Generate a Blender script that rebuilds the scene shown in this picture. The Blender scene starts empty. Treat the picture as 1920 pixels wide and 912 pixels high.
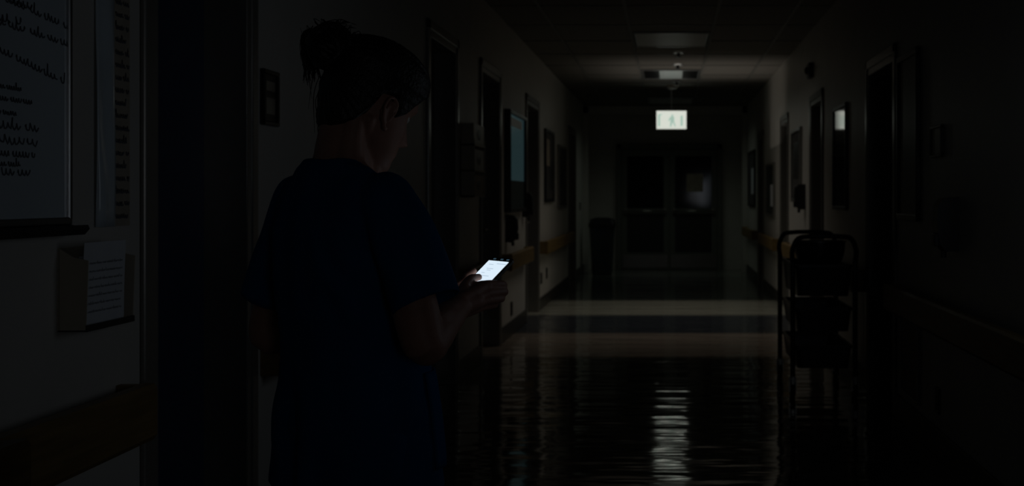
import bpy, bmesh, math, random
from mathutils import Vector, Matrix, noise

# ------------------------------------------------------------------ camera, light, exposure
S = bpy.context.scene
COL = S.collection
PI = math.pi
rnd = random.Random(7)

F = 2400.0            # focal length in pixels of the 1920 x 912 frame
CX, CY, EYE = 1255.0, 370.0, 1.30


def P(px, py, d):
    """a point seen at (px, py), d metres down the corridor"""
    return Vector(((px - CX) / F * d, d, EYE - (py - CY) / F * d))


cam = bpy.data.cameras.new('camera')
cam.sensor_width = 36.0
cam.lens = 36.0 * F / 1920.0
cam.shift_x = (960.0 - CX) / 1920.0
cam.shift_y = -(456.0 - CY) / 1920.0
cam.clip_start = 0.05
cam.dof.use_dof = True
cam.dof.focus_distance = 2.72
cam.dof.aperture_fstop = 6.5
camo = bpy.data.objects.new('camera', cam)
camo.location = (0, 0, EYE)
camo.rotation_euler = (PI / 2, 0, 0)
COL.objects.link(camo)
S.camera = camo

S.view_settings.view_transform = 'Standard'
S.view_settings.look = 'None'
S.view_settings.exposure = 0.0
S.view_settings.gamma = 1.0
S.view_settings.use_curve_mapping = False
try:
    S.cycles.use_denoising = True
    S.cycles.max_bounces = 8
    S.cycles.sample_clamp_indirect = 0.5
except Exception:
    pass

w = bpy.data.worlds.new('night')
S.world = w
w.use_nodes = True
w.node_tree.nodes['Background'].inputs[0].default_value = (0.5, 0.6, 0.8, 1)
w.node_tree.nodes['Background'].inputs[1].default_value = 0.0


def area(name, loc, direction, sx, sy, power, color, spread=180):
    l = bpy.data.lights.new(name, 'AREA')
    l.shape = 'RECTANGLE'
    l.size, l.size_y = sx, sy
    l.energy = power
    l.color = color
    l.spread = math.radians(spread)
    o = bpy.data.objects.new(name, l)
    o.location = loc
    o.rotation_euler = Vector(direction).to_track_quat('-Z', 'Z').to_euler()
    COL.objects.link(o)
    return o


# cool light from a doorway on the right, beside the camera and out of the frame
area('doorway_light', (1.30, 4.05, 1.50), (-1, 0.40, -0.1), 0.9, 1.9, 1.2, (0.77, 0.88, 1.0))
# fill lights without fixtures, added to brighten the far floor, walls and ceiling
area('far_fill_down', (0.12, 14.0, 2.86), (0, 0, -1), 1.4, 4.6, 5.4, (1.0, 0.93, 0.82), 112)
area('far_fill_up', (0.35, 16.0, 1.95), (0, 0, 1), 2.0, 2.2, 2.4, (1.0, 0.91, 0.80), 105)  # added in mid air, facing up to light the ceiling
area('end_fill', (0.0, 20.9, 2.84), (0, 0, -1), 1.6, 1.8, 1.5, (0.86, 1.0, 0.86), 130)  # added fill for the end wall, no lit fixture there
# weak fill light added behind the camera, aimed at the person's back
area('rear_fill', (1.12, -1.6, 1.5), (-1.85, 4.3, -0.2), 0.7, 0.9, 0.20, (0.9, 0.94, 1.0), 60)


# ------------------------------------------------------------------ materials
def mat(name, color, rough=0.5, metal=0.0, spec=0.5, emit=None, strength=0.0, var=0.0, vscale=20.0,
        bump=0.0, bscale=60.0, stretch=(1, 1, 1), coat=0.0):
    m = bpy.data.materials.new(name)
    m.use_nodes = True
    nt = m.node_tree
    b = nt.nodes['Principled BSDF']
    b.inputs['Base Color'].default_value = (*color, 1)
    b.inputs['Roughness'].default_value = rough
    b.inputs['Metallic'].default_value = metal
    b.inputs['Specular IOR Level'].default_value = spec
    b.inputs['Coat Weight'].default_value = coat
    if emit:
        b.inputs['Emission Color'].default_value = (*emit, 1)
        b.inputs['Emission Strength'].default_value = strength
    if var or bump:
        tc = nt.nodes.new('ShaderNodeTexCoord')
        mp = nt.nodes.new('ShaderNodeMapping')
        mp.inputs['Scale'].default_value = stretch
        nt.links.new(tc.outputs['Object'], mp.inputs[0])
    if var:
        n = nt.nodes.new('ShaderNodeTexNoise')
        n.inputs['Scale'].default_value = vscale
        n.inputs['Detail'].default_value = 4
        nt.links.new(mp.outputs[0], n.inputs['Vector'])
        r = nt.nodes.new('ShaderNodeValToRGB')
        r.color_ramp.elements[0].position = 0.3
        r.color_ramp.elements[1].position = 0.7
        r.color_ramp.elements[0].color = (*[c * (1 - var) for c in color], 1)
        r.color_ramp.elements[1].color = (*[min(1, c * (1 + var)) for c in color], 1)
        nt.links.new(n.outputs['Fac'], r.inputs[0])
        nt.links.new(r.outputs[0], b.inputs['Base Color'])
    if bump:
        n2 = nt.nodes.new('ShaderNodeTexNoise')
        n2.inputs['Scale'].default_value = bscale
        n2.inputs['Detail'].default_value = 3
        nt.links.new(mp.outputs[0], n2.inputs['Vector'])
        bp = nt.nodes.new('ShaderNodeBump')
        bp.inputs['Strength'].default_value = bump
        bp.inputs['Distance'].default_value = 0.01
        nt.links.new(n2.outputs['Fac'], bp.inputs['Height'])
        nt.links.new(bp.outputs[0], b.inputs['Normal'])
    return m


M_WALL = mat('wall_paint', (0.62, 0.60, 0.56), 0.45, var=0.04, vscale=3, bump=0.05, bscale=220)
M_WALLFAR = M_WALL
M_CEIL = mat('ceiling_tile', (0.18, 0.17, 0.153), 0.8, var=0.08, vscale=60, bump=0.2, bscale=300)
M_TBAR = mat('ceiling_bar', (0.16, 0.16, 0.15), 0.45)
M_FRAME = mat('frame_steel', (0.24, 0.235, 0.22), 0.28, metal=0.3, var=0.05)
M_DOOR = mat('door_laminate', (0.075, 0.05, 0.035), 0.42, var=0.25, vscale=6, stretch=(6, 6, 0.4))
M_BLUEDOOR = mat('blue_door', (0.035, 0.055, 0.11), 0.4, var=0.05)
M_END = mat('end_door', (0.16, 0.17, 0.15), 0.4, var=0.05)
M_GLASS = mat('dark_glass', (0.012, 0.014, 0.016), 0.06, spec=0.6)
M_WOOD = mat('rail_wood', (0.23, 0.15, 0.055), 0.42, var=0.25, vscale=8, stretch=(3, 0.5, 8))
M_BASE = mat('baseboard', (0.05, 0.045, 0.04), 0.35)
M_WHITE = mat('white_plastic', (0.62, 0.63, 0.62), 0.4)
M_CREAM = mat('cream_plastic', (0.5, 0.45, 0.36), 0.4)
M_BLACK = mat('black_plastic', (0.012, 0.012, 0.013), 0.35)
M_DGREY = mat('dark_grey', (0.035, 0.035, 0.037), 0.4)
M_BOARD = mat('whiteboard_enamel', (0.66, 0.74, 0.80), 0.16, var=0.03, vscale=2)
M_ALU = mat('aluminium', (0.42, 0.43, 0.44), 0.28, metal=0.9)
M_INK = mat('marker_ink', (0.11, 0.12, 0.15), 0.5)
M_PRINT = mat('print_ink', (0.38, 0.40, 0.43), 0.6)
M_PAPER = mat('paper', (0.70, 0.73, 0.78), 0.7, var=0.03, vscale=12)
M_PAPERTAN = mat('tan_paper', (0.42, 0.37, 0.30), 0.7, var=0.15, vscale=9)
M_FILM = mat('plastic_film', (0.62, 0.70, 0.76), 0.18, var=0.06, vscale=6)
M_CART = mat('cart_enamel', (0.022, 0.022, 0.024), 0.3, metal=0.3)
M_RUB = mat('rubber', (0.008, 0.008, 0.008), 0.6)
M_BIN = mat('bin_plastic', (0.04, 0.06, 0.065), 0.4)
M_CORK = mat('board_felt', (0.06, 0.06, 0.06), 0.8, var=0.3, vscale=9)
M_STEEL = mat('brushed_steel', (0.38, 0.37, 0.35), 0.3, metal=1.0)

M_SKIN = mat('skin', (0.36, 0.19, 0.14), 0.55, var=0.08, vscale=30, bump=0.08, bscale=350)
M_HAIR = mat('hair', (0.010, 0.007, 0.005), 0.5, var=0.4, vscale=40, bump=0.35, bscale=120)
M_SCRUB = mat('scrub_cotton', (0.006, 0.075, 0.20), 0.9, spec=0.06, var=0.08, vscale=8, bump=0.15, bscale=700)
M_EYE = mat('eye', (0.6, 0.58, 0.55), 0.2)
M_SHOE = mat('shoe_white', (0.5, 0.5, 0.5), 0.5)
M_SIGNFACE = mat('sign_face', (0.7, 0.75, 0.72), 0.5, emit=(0.96, 1.0, 0.89), strength=0.69)
M_SIGNGREEN = mat('sign_green', (0.2, 0.5, 0.36), 0.5, emit=(0.58, 0.80, 0.68), strength=0.62)
M_SCREEN = mat('phone_screen', (0.02, 0.02, 0.02), 0.15, emit=(0.74, 0.88, 1.0), strength=0.96)
M_SCREENTEXT = mat('phone_text', (0.02, 0.02, 0.02), 0.3, emit=(0.60, 0.74, 0.88), strength=0.80)
M_SCREENBLUE = mat('phone_bar', (0.01, 0.02, 0.03), 0.2, emit=(0.25, 0.5, 0.7), strength=0.10)
M_PANEREFL = mat('pane_reflection', (0.03, 0.045, 0.05), 0.12, emit=(0.38, 0.75, 0.82), strength=0.028)  # emission stands in for a cyan reflection on the glass


def make_floor():
    m = bpy.data.materials.new('polished_vinyl')
    m.use_nodes = True
    nt = m.node_tree
    L = nt.links.new
    b = nt.nodes['Principled BSDF']
    tc = nt.nodes.new('ShaderNodeTexCoord')
    sp = nt.nodes.new('ShaderNodeSeparateXYZ')
    L(tc.outputs['Object'], sp.inputs[0])
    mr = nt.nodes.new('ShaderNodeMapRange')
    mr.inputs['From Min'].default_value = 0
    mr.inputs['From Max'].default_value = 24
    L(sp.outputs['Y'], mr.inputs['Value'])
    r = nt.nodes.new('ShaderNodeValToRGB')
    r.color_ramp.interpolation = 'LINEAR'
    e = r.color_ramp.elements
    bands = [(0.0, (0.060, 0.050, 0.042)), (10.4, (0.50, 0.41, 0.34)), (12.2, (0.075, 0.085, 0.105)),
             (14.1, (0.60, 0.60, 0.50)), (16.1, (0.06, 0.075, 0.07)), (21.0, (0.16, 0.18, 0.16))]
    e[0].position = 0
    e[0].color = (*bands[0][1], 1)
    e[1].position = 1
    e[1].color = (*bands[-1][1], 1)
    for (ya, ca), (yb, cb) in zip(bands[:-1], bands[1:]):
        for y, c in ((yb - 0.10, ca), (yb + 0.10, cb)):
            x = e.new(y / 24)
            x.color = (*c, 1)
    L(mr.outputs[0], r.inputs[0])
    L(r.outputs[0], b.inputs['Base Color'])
    b.inputs['Roughness'].default_value = 0.075
    b.inputs['Specular IOR Level'].default_value = 0.8
    b.inputs['Specular Tint'].default_value = (1.0, 0.95, 0.78, 1)
    mp = nt.nodes.new('ShaderNodeMapping')
    mp.inputs['Scale'].default_value = (0.7, 2.6, 1)
    L(tc.outputs['Object'], mp.inputs[0])
    n = nt.nodes.new('ShaderNodeTexNoise')
    n.inputs['Scale'].default_value = 1.6
    n.inputs['Detail'].default_value = 2.6
    L(mp.outputs[0], n.inputs['Vector'])
    bp = nt.nodes.new('ShaderNodeBump')
    bp.inputs['Strength'].default_value = 0.35
    bp.inputs['Distance'].default_value = 0.042
    L(n.outputs['Fac'], bp.inputs['Height'])
    L(bp.outputs[0], b.inputs['Normal'])
    return m


M_FLOOR = make_floor()


# ------------------------------------------------------------------ mesh helpers
def box(bm, x0, x1, y0, y1, z0, z1, bev=0.0):
    vs = [bm.verts.new((x, y, z)) for x in (x0, x1) for y in (y0, y1) for z in (z0, z1)]
    fs = [(0, 1, 3, 2), (4, 6, 7, 5), (0, 4, 5, 1), (2, 3, 7, 6), (0, 2, 6, 4), (1, 5, 7, 3)]
    faces = [bm.faces.new([vs[i] for i in f]) for f in fs]
    if bev > 0:
        es = list({e for f in faces for e in f.edges})
        bmesh.ops.bevel(bm, geom=es, offset=bev, segments=2, affect='EDGES', profile=0.5)


def loft(bm, rings, caps=True, closed=True):
    R = [[bm.verts.new(p) for p in ring] for ring in rings]
    n = len(R[0])
    for a, b in zip(R[:-1], R[1:]):
        for i in range(n if closed else n - 1):
            j = (i + 1) % n
            bm.faces.new((a[i], a[j], b[j], b[i]))
    if caps:
        bm.faces.new(list(reversed(R[0])))
        bm.faces.new(R[-1])
    return R


def catmull(pts, k=6):
    pts = [Vector(p) for p in pts]
    q = [pts[0] * 2 - pts[1]] + pts + [pts[-1] * 2 - pts[-2]]
    out = []
    for i in range(1, len(q) - 2):
        for s in range(k):
            t = s / k
            a, b, c, d = q[i - 1], q[i], q[i + 1], q[i + 2]
            out.append(0.5 * ((2 * b) + (c - a) * t + (2 * a - 5 * b + 4 * c - d) * t * t + (3 * b - a - 3 * c + d) * t ** 3))
    out.append(pts[-1])
    return out


def lerp_list(v, k=6):
    out = []
    for a, b in zip(v[:-1], v[1:]):
        for s in range(k):
            t = s / k
            t = t * t * (3 - 2 * t)
            out.append(a + (b - a) * t)
    out.append(v[-1])
    return out


def tube(bm, pts, radii, seg=16, k=6, flat=1.0, flat_axis=None, round_caps=True):
    """swept tube with a radius per point; flat < 1 squeezes it along flat_axis"""
    if isinstance(radii, (int, float)):
        radii = [radii] * len(pts)
    c = catmull(pts, k) if k > 1 and len(pts) > 2 else [Vector(p) for p in pts]
    r = lerp_list(list(radii), k) if k > 1 and len(pts) > 2 else list(radii)
    tans = []
    for i in range(len(c)):
        a = c[max(0, i - 1)]
        b = c[min(len(c) - 1, i + 1)]
        tans.append((b - a).normalized())
    up = Vector(flat_axis).normalized() if flat_axis is not None else (Vector((0, 0, 1)) if abs(tans[0].z) < 0.9 else Vector((1, 0, 0)))
    rings = []

    def ring(p, t, rr):
        nonlocal up
        n = (up - t * up.dot(t))
        n = n.normalized() if n.length > 1e-6 else t.orthogonal().normalized()
        b = t.cross(n)
        if flat_axis is None:
            up = n
        return [p + n * (rr * flat * math.cos(2 * PI * i / seg)) + b * (rr * math.sin(2 * PI * i / seg)) for i in range(seg)]
    if round_caps:
        for a in (0.15, 0.5, 0.8):
            x = math.cos(a * PI / 2)
            rings.append(ring(c[0] - tans[0] * (r[0] * x), tans[0], r[0] * math.sin(a * PI / 2)))
    for p, t, rr in zip(c, tans, r):
        rings.append(ring(p, t, rr))
    if round_caps:
        for a in (0.8, 0.5, 0.15):
            x = math.cos(a * PI / 2)
            rings.append(ring(c[-1] + tans[-1] * (r[-1] * x), tans[-1], r[-1] * math.sin(a * PI / 2)))
    loft(bm, rings)


def ball(bm, c, rx, ry=None, rz=None, rot=None, u=20, v=12):
    ry = rx if ry is None else ry
    rz = rx if rz is None else rz
    m = Matrix.Translation(Vector(c)) @ (rot.to_4x4() if rot else Matrix.Identity(4)) @ Matrix.Diagonal((rx, ry, rz, 1))
    bmesh.ops.create_uvsphere(bm, u_segments=u, v_segments=v, radius=1, matrix=m)


def cyl(bm, a, b, r, seg=16, r2=None):
    a, b = Vector(a), Vector(b)
    t = (b - a).normalized()
    n = t.orthogonal().normalized()
    q = t.cross(n)
    r2 = r if r2 is None else r2
    loft(bm, [[p + n * (rr * math.cos(2 * PI * i / seg)) + q * (rr * math.sin(2 * PI * i / seg)) for i in range(seg)]
              for p, rr in ((a, r), (b, r2))])


def finish(name, bm, m, parent=None, smooth=False, origin=None):
    bmesh.ops.recalc_face_normals(bm, faces=bm.faces[:])
    if origin is not None:
        bmesh.ops.translate(bm, verts=bm.verts[:], vec=-Vector(origin))
    me = bpy.data.meshes.new(name)
    bm.to_mesh(me)
    bm.free()
    o = bpy.data.objects.new(name, me)
    if m:
        me.materials.append(m)
    if smooth:
        for p in me.polygons:
            p.use_smooth = True
    COL.objects.link(o)
    if origin is not None:
        o.location = origin
    if parent:
        o.parent = parent
        o.matrix_parent_inverse = Matrix.Translation(-parent.location)
    return o


def tag(o, label, cat, group=None):
    o['label'] = label
    o['category'] = cat
    if group:
        o['group'] = group
    return o


def thing(name, label, cat, loc=(0, 0, 0), group=None):
    o = bpy.data.objects.new(name, None)
    o.location = loc
    o.empty_display_size = 0.1
    COL.objects.link(o)
    return tag(o, label, cat, group)


def struct(name, bm, m, parent=None, smooth=False):
    o = finish(name, bm, m, parent, smooth)
    if not parent:
        o['kind'] = 'structure'
    return o


def dup(root, offset):
    r = root.copy()
    COL.objects.link(r)
    r.location = root.location + Vector(offset)
    for ch in list(root.children):
        c = ch.copy()
        COL.objects.link(c)
        c.parent = r
        c.matrix_parent_inverse = ch.matrix_parent_inverse.copy()
        for g in ch.children:
            d = g.copy()
            COL.objects.link(d)
            d.parent = c
            d.matrix_parent_inverse = g.matrix_parent_inverse.copy()
    return r


def voxel(bm, size, smooth_it=4, fac=0.5):
    """one continuous skin over overlapping pieces"""
    bmesh.ops.recalc_face_normals(bm, faces=bm.faces[:])
    me = bpy.data.meshes.new('tmp')
    bm.to_mesh(me)
    bm.free()
    o = bpy.data.objects.new('tmp', me)
    COL.objects.link(o)
    md = o.modifiers.new('r', 'REMESH')
    md.mode = 'VOXEL'
    md.voxel_size = size
    if smooth_it:
        sm = o.modifiers.new('s', 'SMOOTH')
        sm.iterations = smooth_it
        sm.factor = fac
    dg = bpy.context.evaluated_depsgraph_get()
    dg.update()
    out = bpy.data.meshes.new_from_object(o.evaluated_get(dg))
    bpy.data.objects.remove(o)
    b2 = bmesh.new()
    b2.from_mesh(out)
    bpy.data.meshes.remove(out)
    bpy.data.meshes.remove(me)
    return b2


def B():
    return bmesh.new()


# ------------------------------------------------------------------ the corridor
XL, XR, YE, HC = -1.49, 1.35, 23.1, 2.89
YB = -3.2
T = 0.30
# (y0, y1, height) of the door openings
LD = [(3.66, 4.53, 2.30), (7.90, 8.92, 2.34), (10.1, 11.2, 2.34), (13.3, 14.5, 2.32), (18.9, 20.2, 2.30)]
RD = [(7.64, 8.66, 2.16), (11.25, 12.15, 2.20), (14.5, 15.4, 2.20), (18.3, 19.3, 2.20)]


def side_wall(name, x, out, doors):
    bm = B()
    xa, xb = sorted((x, x + out * T))
    y = YB
    for (a, b_, h) in doors:
        box(bm, xa, xb, y, a, 0, HC)
        box(bm, xa, xb, a, b_, h, HC)
        y = b_
    box(bm, xa, xb, y, YE, 0, HC)
    # closes the recess behind each door
    for (a, b_, h) in doors:
        q = sorted((x + out * (T - 0.04), x + out * T))
        box(bm, q[0], q[1], a, b_, 0, h)
    return struct(name, bm, M_WALL)


side_wall('wall_left', XL, -1, LD)
side_wall('wall_right', XR, 1, RD)
bm = B()
box(bm, XL - T, XR + T, YE, YE + 0.2, 0, HC)
struct('wall_end', bm, M_WALL)
bm = B()
box(bm, XL - T, XR + T, YB - 0.2, YB, 0, HC)
struct('wall_back', bm, M_WALL)
bm = B()
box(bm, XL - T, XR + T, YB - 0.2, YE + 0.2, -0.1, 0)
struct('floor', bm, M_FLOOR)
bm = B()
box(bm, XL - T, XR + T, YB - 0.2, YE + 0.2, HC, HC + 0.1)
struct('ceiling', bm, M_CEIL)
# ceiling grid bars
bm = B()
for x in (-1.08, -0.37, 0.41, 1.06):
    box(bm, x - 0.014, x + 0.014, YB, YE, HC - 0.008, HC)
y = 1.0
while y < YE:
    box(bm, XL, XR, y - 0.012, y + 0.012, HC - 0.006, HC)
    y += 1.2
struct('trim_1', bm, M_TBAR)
# portal frame just before the end doors
bm = B()
box(bm, XL, XL + 0.08, 22.2, 22.45, 0, HC)
box(bm, XR - 0.08, XR, 22.2, 22.45, 0, HC)
box(bm, XL, XR, 22.2, 22.45, HC - 0.13, HC - 0.006)
struct('trim_2', bm, M_WALL)


def baseboard(name, x, out, doors):
    bm = B()
    y = YB
    xa, xb = sorted((x, x - out * 0.014))
    for (a, b_, h) in doors:
        box(bm, xa, xb, y, a - 0.07, 0, 0.14, 0.004)
        y = b_ + 0.07
    box(bm, xa, xb, y, 22.2, 0, 0.14, 0.004)
    return struct(name, bm, M_BASE)


baseboard('baseboard_left', XL, -1, LD)
baseboard('baseboard_right', XR, 1, RD)


def side_door(name, x, out, a, b_, h, m, handle_near=True, handle=True):
    """recessed door with its steel frame, handle and kick plate"""
    rec = 0.14
    bm = B()
    q = sorted((x + out * rec, x + out * (rec + 0.045)))
    box(bm, q[0], q[1], a + 0.045, b_ - 0.045, 0.012, h - 0.045, 0.002)
    d = struct(name, bm, m)
    bm = B()
    for (y0, y1) in ((a, a + 0.045), (b_ - 0.045, b_)):
        q = sorted((x - out * 0.012, x + out * (rec + 0.06)))
        box(bm, q[0], q[1], y0, y1, 0, h, 0.004)
    q = sorted((x - out * 0.012, x + out * (rec + 0.06)))
    box(bm, q[0], q[1], a, b_, h - 0.045, h, 0.004)
    q = sorted((x - out * 0.018, x))
    for (y0, y1) in ((a - 0.06, a + 0.004), (b_ - 0.004, b_ + 0.06)):
        box(bm, q[0], q[1], y0, y1, 0, h + 0.06, 0.006)
    box(bm, q[0], q[1], a - 0.06, b_ + 0.06, h, h + 0.06, 0.006)
    finish('door_frame', bm, M_FRAME, d)
    if not handle:
        return d
    bm = B()
    hy = (a + 0.12) if handle_near else (b_ - 0.12)
    s = 1 if handle_near else -1
    xs = x + out * (rec - 0.001)
    cyl(bm, (xs, hy, 1.02), (xs - out * 0.012, hy, 1.02), 0.027)
    cyl(bm, (xs - out * 0.01, hy, 1.02), (xs - out * 0.055, hy, 1.02), 0.009)
    tube(bm, [(xs - out * 0.055, hy, 1.02), (xs - out * 0.057, hy + s * 0.06, 1.02), (xs - out * 0.055, hy + s * 0.13, 1.018)], 0.009, 10)
    finish('door_handle', bm, M_STEEL, d, True)
    bm = B()
    q = sorted((x + out * (rec - 0.003), x + out * (rec + 0.001)))
    box(bm, q[0], q[1], a + 0.07, b_ - 0.07, 0.03, 0.30)
    finish('kick_plate', bm, M_STEEL, d)
    return d


n = 1
for i, (a, b_, h) in enumerate(LD):
    side_door('door_%d' % n, XL, -1, a, b_, h, M_BLUEDOOR if i == 0 else M_DOOR, handle_near=False, handle=i > 0)
    n += 1
for (a, b_, h) in RD:
    side_door('door_%d' % n, XR, 1, a, b_, h, M_DOOR)
    n += 1


# ---- double doors at the end
def end_leaf(name, x0, x1, hinge_left):
    yf = YE - 0.10
    h = 2.16
    wx0, wx1 = x0 + 0.10, x1 - 0.10
    bm = B()
    # leaf built round its upper and lower openings
    box(bm, x0, wx0, yf, yf + 0.045, 0.01, h)
    box(bm, wx1, x1, yf, yf + 0.045, 0.01, h)
    box(bm, wx0, wx1, yf, yf + 0.045, 2.04, h)
    box(bm, wx0, wx1, yf, yf + 0.045, 1.00, 1.10)
    box(bm, wx0, wx1, yf, yf + 0.045, 0.01, 0.30)
    d = struct(name, bm, M_END)
    bm = B()
    box(bm, wx0, wx1, yf + 0.018, yf + 0.026, 1.10, 2.04)
    finish('window_pane', bm, M_GLASS, d)
    bm = B()
    box(bm, wx0, wx1, yf + 0.015, yf + 0.03, 0.30, 1.00)
    finish('lower_panel', bm, M_DGREY, d)
    bm = B()
    cyl(bm, (wx0 - 0.03, yf - 0.06, 1.05), (wx1 + 0.03, yf - 0.06, 1.05), 0.017)
    box(bm, wx0 - 0.05, wx0, yf - 0.07, yf, 1.01, 1.09, 0.004)
    box(bm, wx1, wx1 + 0.05, yf - 0.07, yf, 1.01, 1.09, 0.004)
    finish('push_bar', bm, M_STEEL, d, True)
    bm = B()
    box(bm, x0 + 0.02, x1 - 0.02, yf - 0.003, yf, 0.03, 0.26)
    finish('kick_plate', bm, M_STEEL, d)
    return d


DX0, DX1 = -0.86, 0.86
end_leaf('door_%d' % n, DX0, -0.004, True)
end_leaf('door_%d' % (n + 1), 0.004, DX1, False)
bm = B()
for (x0, x1) in ((DX0 - 0.08, DX0 - 0.005), (DX1 + 0.005, DX1 + 0.08)):
    box(bm, x0, x1, YE - 0.13, YE, 0, 2.25, 0.004)
box(bm, DX0 - 0.08, DX1 + 0.08, YE - 0.13, YE, 2.17, 2.25, 0.004)
struct('trim_3', bm, M_END)

# notice and mark in the right hand end door's pane
bm = B()
zc = EYE - (343 - CY) / F * YE
for (px0, px1, py0, py1) in ((1287, 1318, 326, 360),):
    p, q = P(px0, py0, YE), P(px1, py1, YE)
    box(bm, p.x, q.x, YE - 0.088, YE - 0.084, q.z, p.z)
tag(finish('paper_notice', bm, M_PAPERTAN), 'small paper notice taped on the right double door window at the corridor end', 'notice')


# ---- handrails: a wooden rail on brackets along both walls
def handrail(x, out, y0, y1, label, ze=0.0, dep=0.10):
    t = thing('handrail', label, 'handrail', (x, (y0 + y1) / 2, 0.72), 'wooden handrails along the corridor walls')
    z0, z1 = 0.642, 0.795
    # profile of the bumper: board with a rounded top grip and a gap behind
    xf = x - out * dep
    xb = x - out * (dep - 0.032)
    bm = B()
    prof = [(xb, z0 + 0.004), (xb, z1 - 0.01), (xb + out * 0.006, z1), (xf + out * 0.008, z1), (xf, z1 - 0.012),
            (xf, z0 + 0.014), (xf + out * 0.010, z0), (xb - out * 0.006, z0)]
    loft(bm, [[(px, yy, pz) for (px, pz) in prof] for yy in (y0, y1)])
    finish('rail_board', bm, M_WOOD, t)
    for yy in (y0, y1):
        s = 1 if yy == y0 else -1
        bm = B()
        q = sorted((xb, x))
        yq = sorted((yy, yy + s * 0.03))
        box(bm, q[0], q[1], yq[0], yq[1], z0 + 0.006, z1 - 0.002, 0.003)
        finish('end_return', bm, M_WOOD, t)
    k = max(2, int((y1 - y0) / 1.1))
    for i in range(k):
        yy = y0 + 0.18 + (y1 - y0 - 0.36) * i / max(1, k - 1)
        bm = B()
        q = sorted((x, xb))
        box(bm, q[0], q[1], yy - 0.025, yy + 0.025, 0.69, 0.74, 0.004)
        finish('bracket', bm, M_DGREY, t)
    return t


handrail(XL, -1, 0.9, 2.672, 'nearest wooden handrail end, at the lower left corner of the photo', dep=0.158)
handrail(XL, -1, 2.68, 3.475, 'wooden handrail below the wall file holder, ending at the dark blue doorway')
handrail(XL, -1, 4.66, 7.75, 'wooden handrail behind the standing person, left wall')
handrail(XL, -1, 9.05, 9.98, 'short wooden handrail between the second and third left doorways')
handrail(XL, -1, 11.34, 13.15, 'wooden handrail under the bluish green glass board on the left wall')
handrail(XL, -1, 14.65, 18.75, 'farthest wooden handrail on the left wall, toward the bin')
handrail(XR, 1, 1.6, 7.49, 'long wooden handrail in the right foreground')
handrail(XR, 1, 8.80, 11.1, 'wooden handrail beside the trolley on the right wall')
handrail(XR, 1, 12.3, 14.35, 'wooden handrail just beyond the trolley, right wall')
handrail(XR, 1, 15.55, 18.15, 'handrail under the far right glass boards')
handrail(XR, 1, 19.45, 22.1, 'last handrail on the right wall, next to the end doors')


# ---- handwriting made of little ribbons
def scribble(bm, origin, u, v, nrm, length, h, r, rough=1.0, dens=55):
    """one line of joined handwriting: u along the line, v up"""
    origin, u, v, nrm = Vector(origin), Vector(u), Vector(v), Vector(nrm)
    s = 0.0
    while s < length:
        wl = min(length - s, h * rnd.uniform(1.6, 4.0))
        if wl < h * 0.5:
            break
        pts = []
        k = max(4, int(wl / h * 6))
        for i in range(k + 1):
            t = i / k
            ph = i * 1.9 + rnd.uniform(-0.3, 0.3)
            up = rnd.choice((0.45, 0.5, 0.55, 1.0 if rnd.random() < 0.25 else 0.5))
            pts.append(origin + u * (s + wl * t + 0.12 * h * math.cos(ph)) + v * (h * (0.25 + up * (0.5 + 0.5 * math.sin(ph)) - 0.1)) + nrm * 0.0008)
        c = catmull(pts, 2)
        prev = None
        for i, p in enumerate(c):
            tdir = (c[min(i + 1, len(c) - 1)] - c[max(i - 1, 0)]).normalized()
            sd = nrm.cross(tdir).normalized() * r
            a = (bm.verts.new(p + sd), bm.verts.new(p - sd), bm.verts.new(p + sd + nrm * 0.0006), bm.verts.new(p - sd + nrm * 0.0006))
            if prev:
                bm.faces.new((prev[2], prev[3], a[3], a[2]))
                bm.faces.new((prev[0], prev[2], a[2], a[0]))
                bm.faces.new((prev[3], prev[1], a[1], a[3]))
            prev = a
        s += wl + h * rnd.uniform(0.3, 0.7)


# ---- whiteboard on the near left wall
WY0, WY1, WZ0, WZ1 = 1.75, 3.15, 1.245, 2.25
t = thing('whiteboard', 'whiteboard covered in dark handwriting on the near left wall', 'whiteboard', (XL, 2.45, WZ0))
bm = B()
box(bm, XL, XL + 0.014, WY0 + 0.01, WY1 - 0.01, WZ0, WZ1)
finish('board_panel', bm, M_BOARD, t)
bm = B()
for (y0, y1, z0, z1) in ((WY0, WY1, WZ1 - 0.012, WZ1 + 0.012), (WY0, WY1, WZ0 - 0.012, WZ0 + 0.006),
                         (WY0, WY0 + 0.02, WZ0, WZ1), (WY1 - 0.016, WY1 + 0.002, WZ0, WZ1)):
    box(bm, XL, XL + 0.022, y0, y1, z0, z1, 0.003)
finish('board_frame', bm, M_ALU, t)
bm = B()
prof = [(XL, 1.238), (XL + 0.05, 1.222), (XL + 0.058, 1.232), (XL + 0.062, 1.222), (XL + 0.05, 1.208), (XL, 1.214)]
loft(bm, [[(a, yy, b_) for a, b_ in prof] for yy in (WY0, WY1 + 0.004)])
finish('pen_tray', bm, M_DGREY, t)
bm = B()
lines = [(2, 40, 70, 0.035, 0), (0, 130, 95, 0.030, 4), (10, 60, 30, 0.035, 6), (60, 135, 55, 0.03, 10), (0, 80, 10, 0.035, 0), (0, 120, 125, 0.03, 18),
         (0, 70, 268, 0.034, 0), (0, 68, 296, 0.038, 0), (0, 64, 316, 0.026, 0), (0, 44, 332, 0.02, 0), (0, 56, 350, 0.03, 0),
         (0, 40, 190, 0.018, 0), (0, 60, 215, 0.02, 0), (0, 30, 236, 0.018, 0)]
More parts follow.
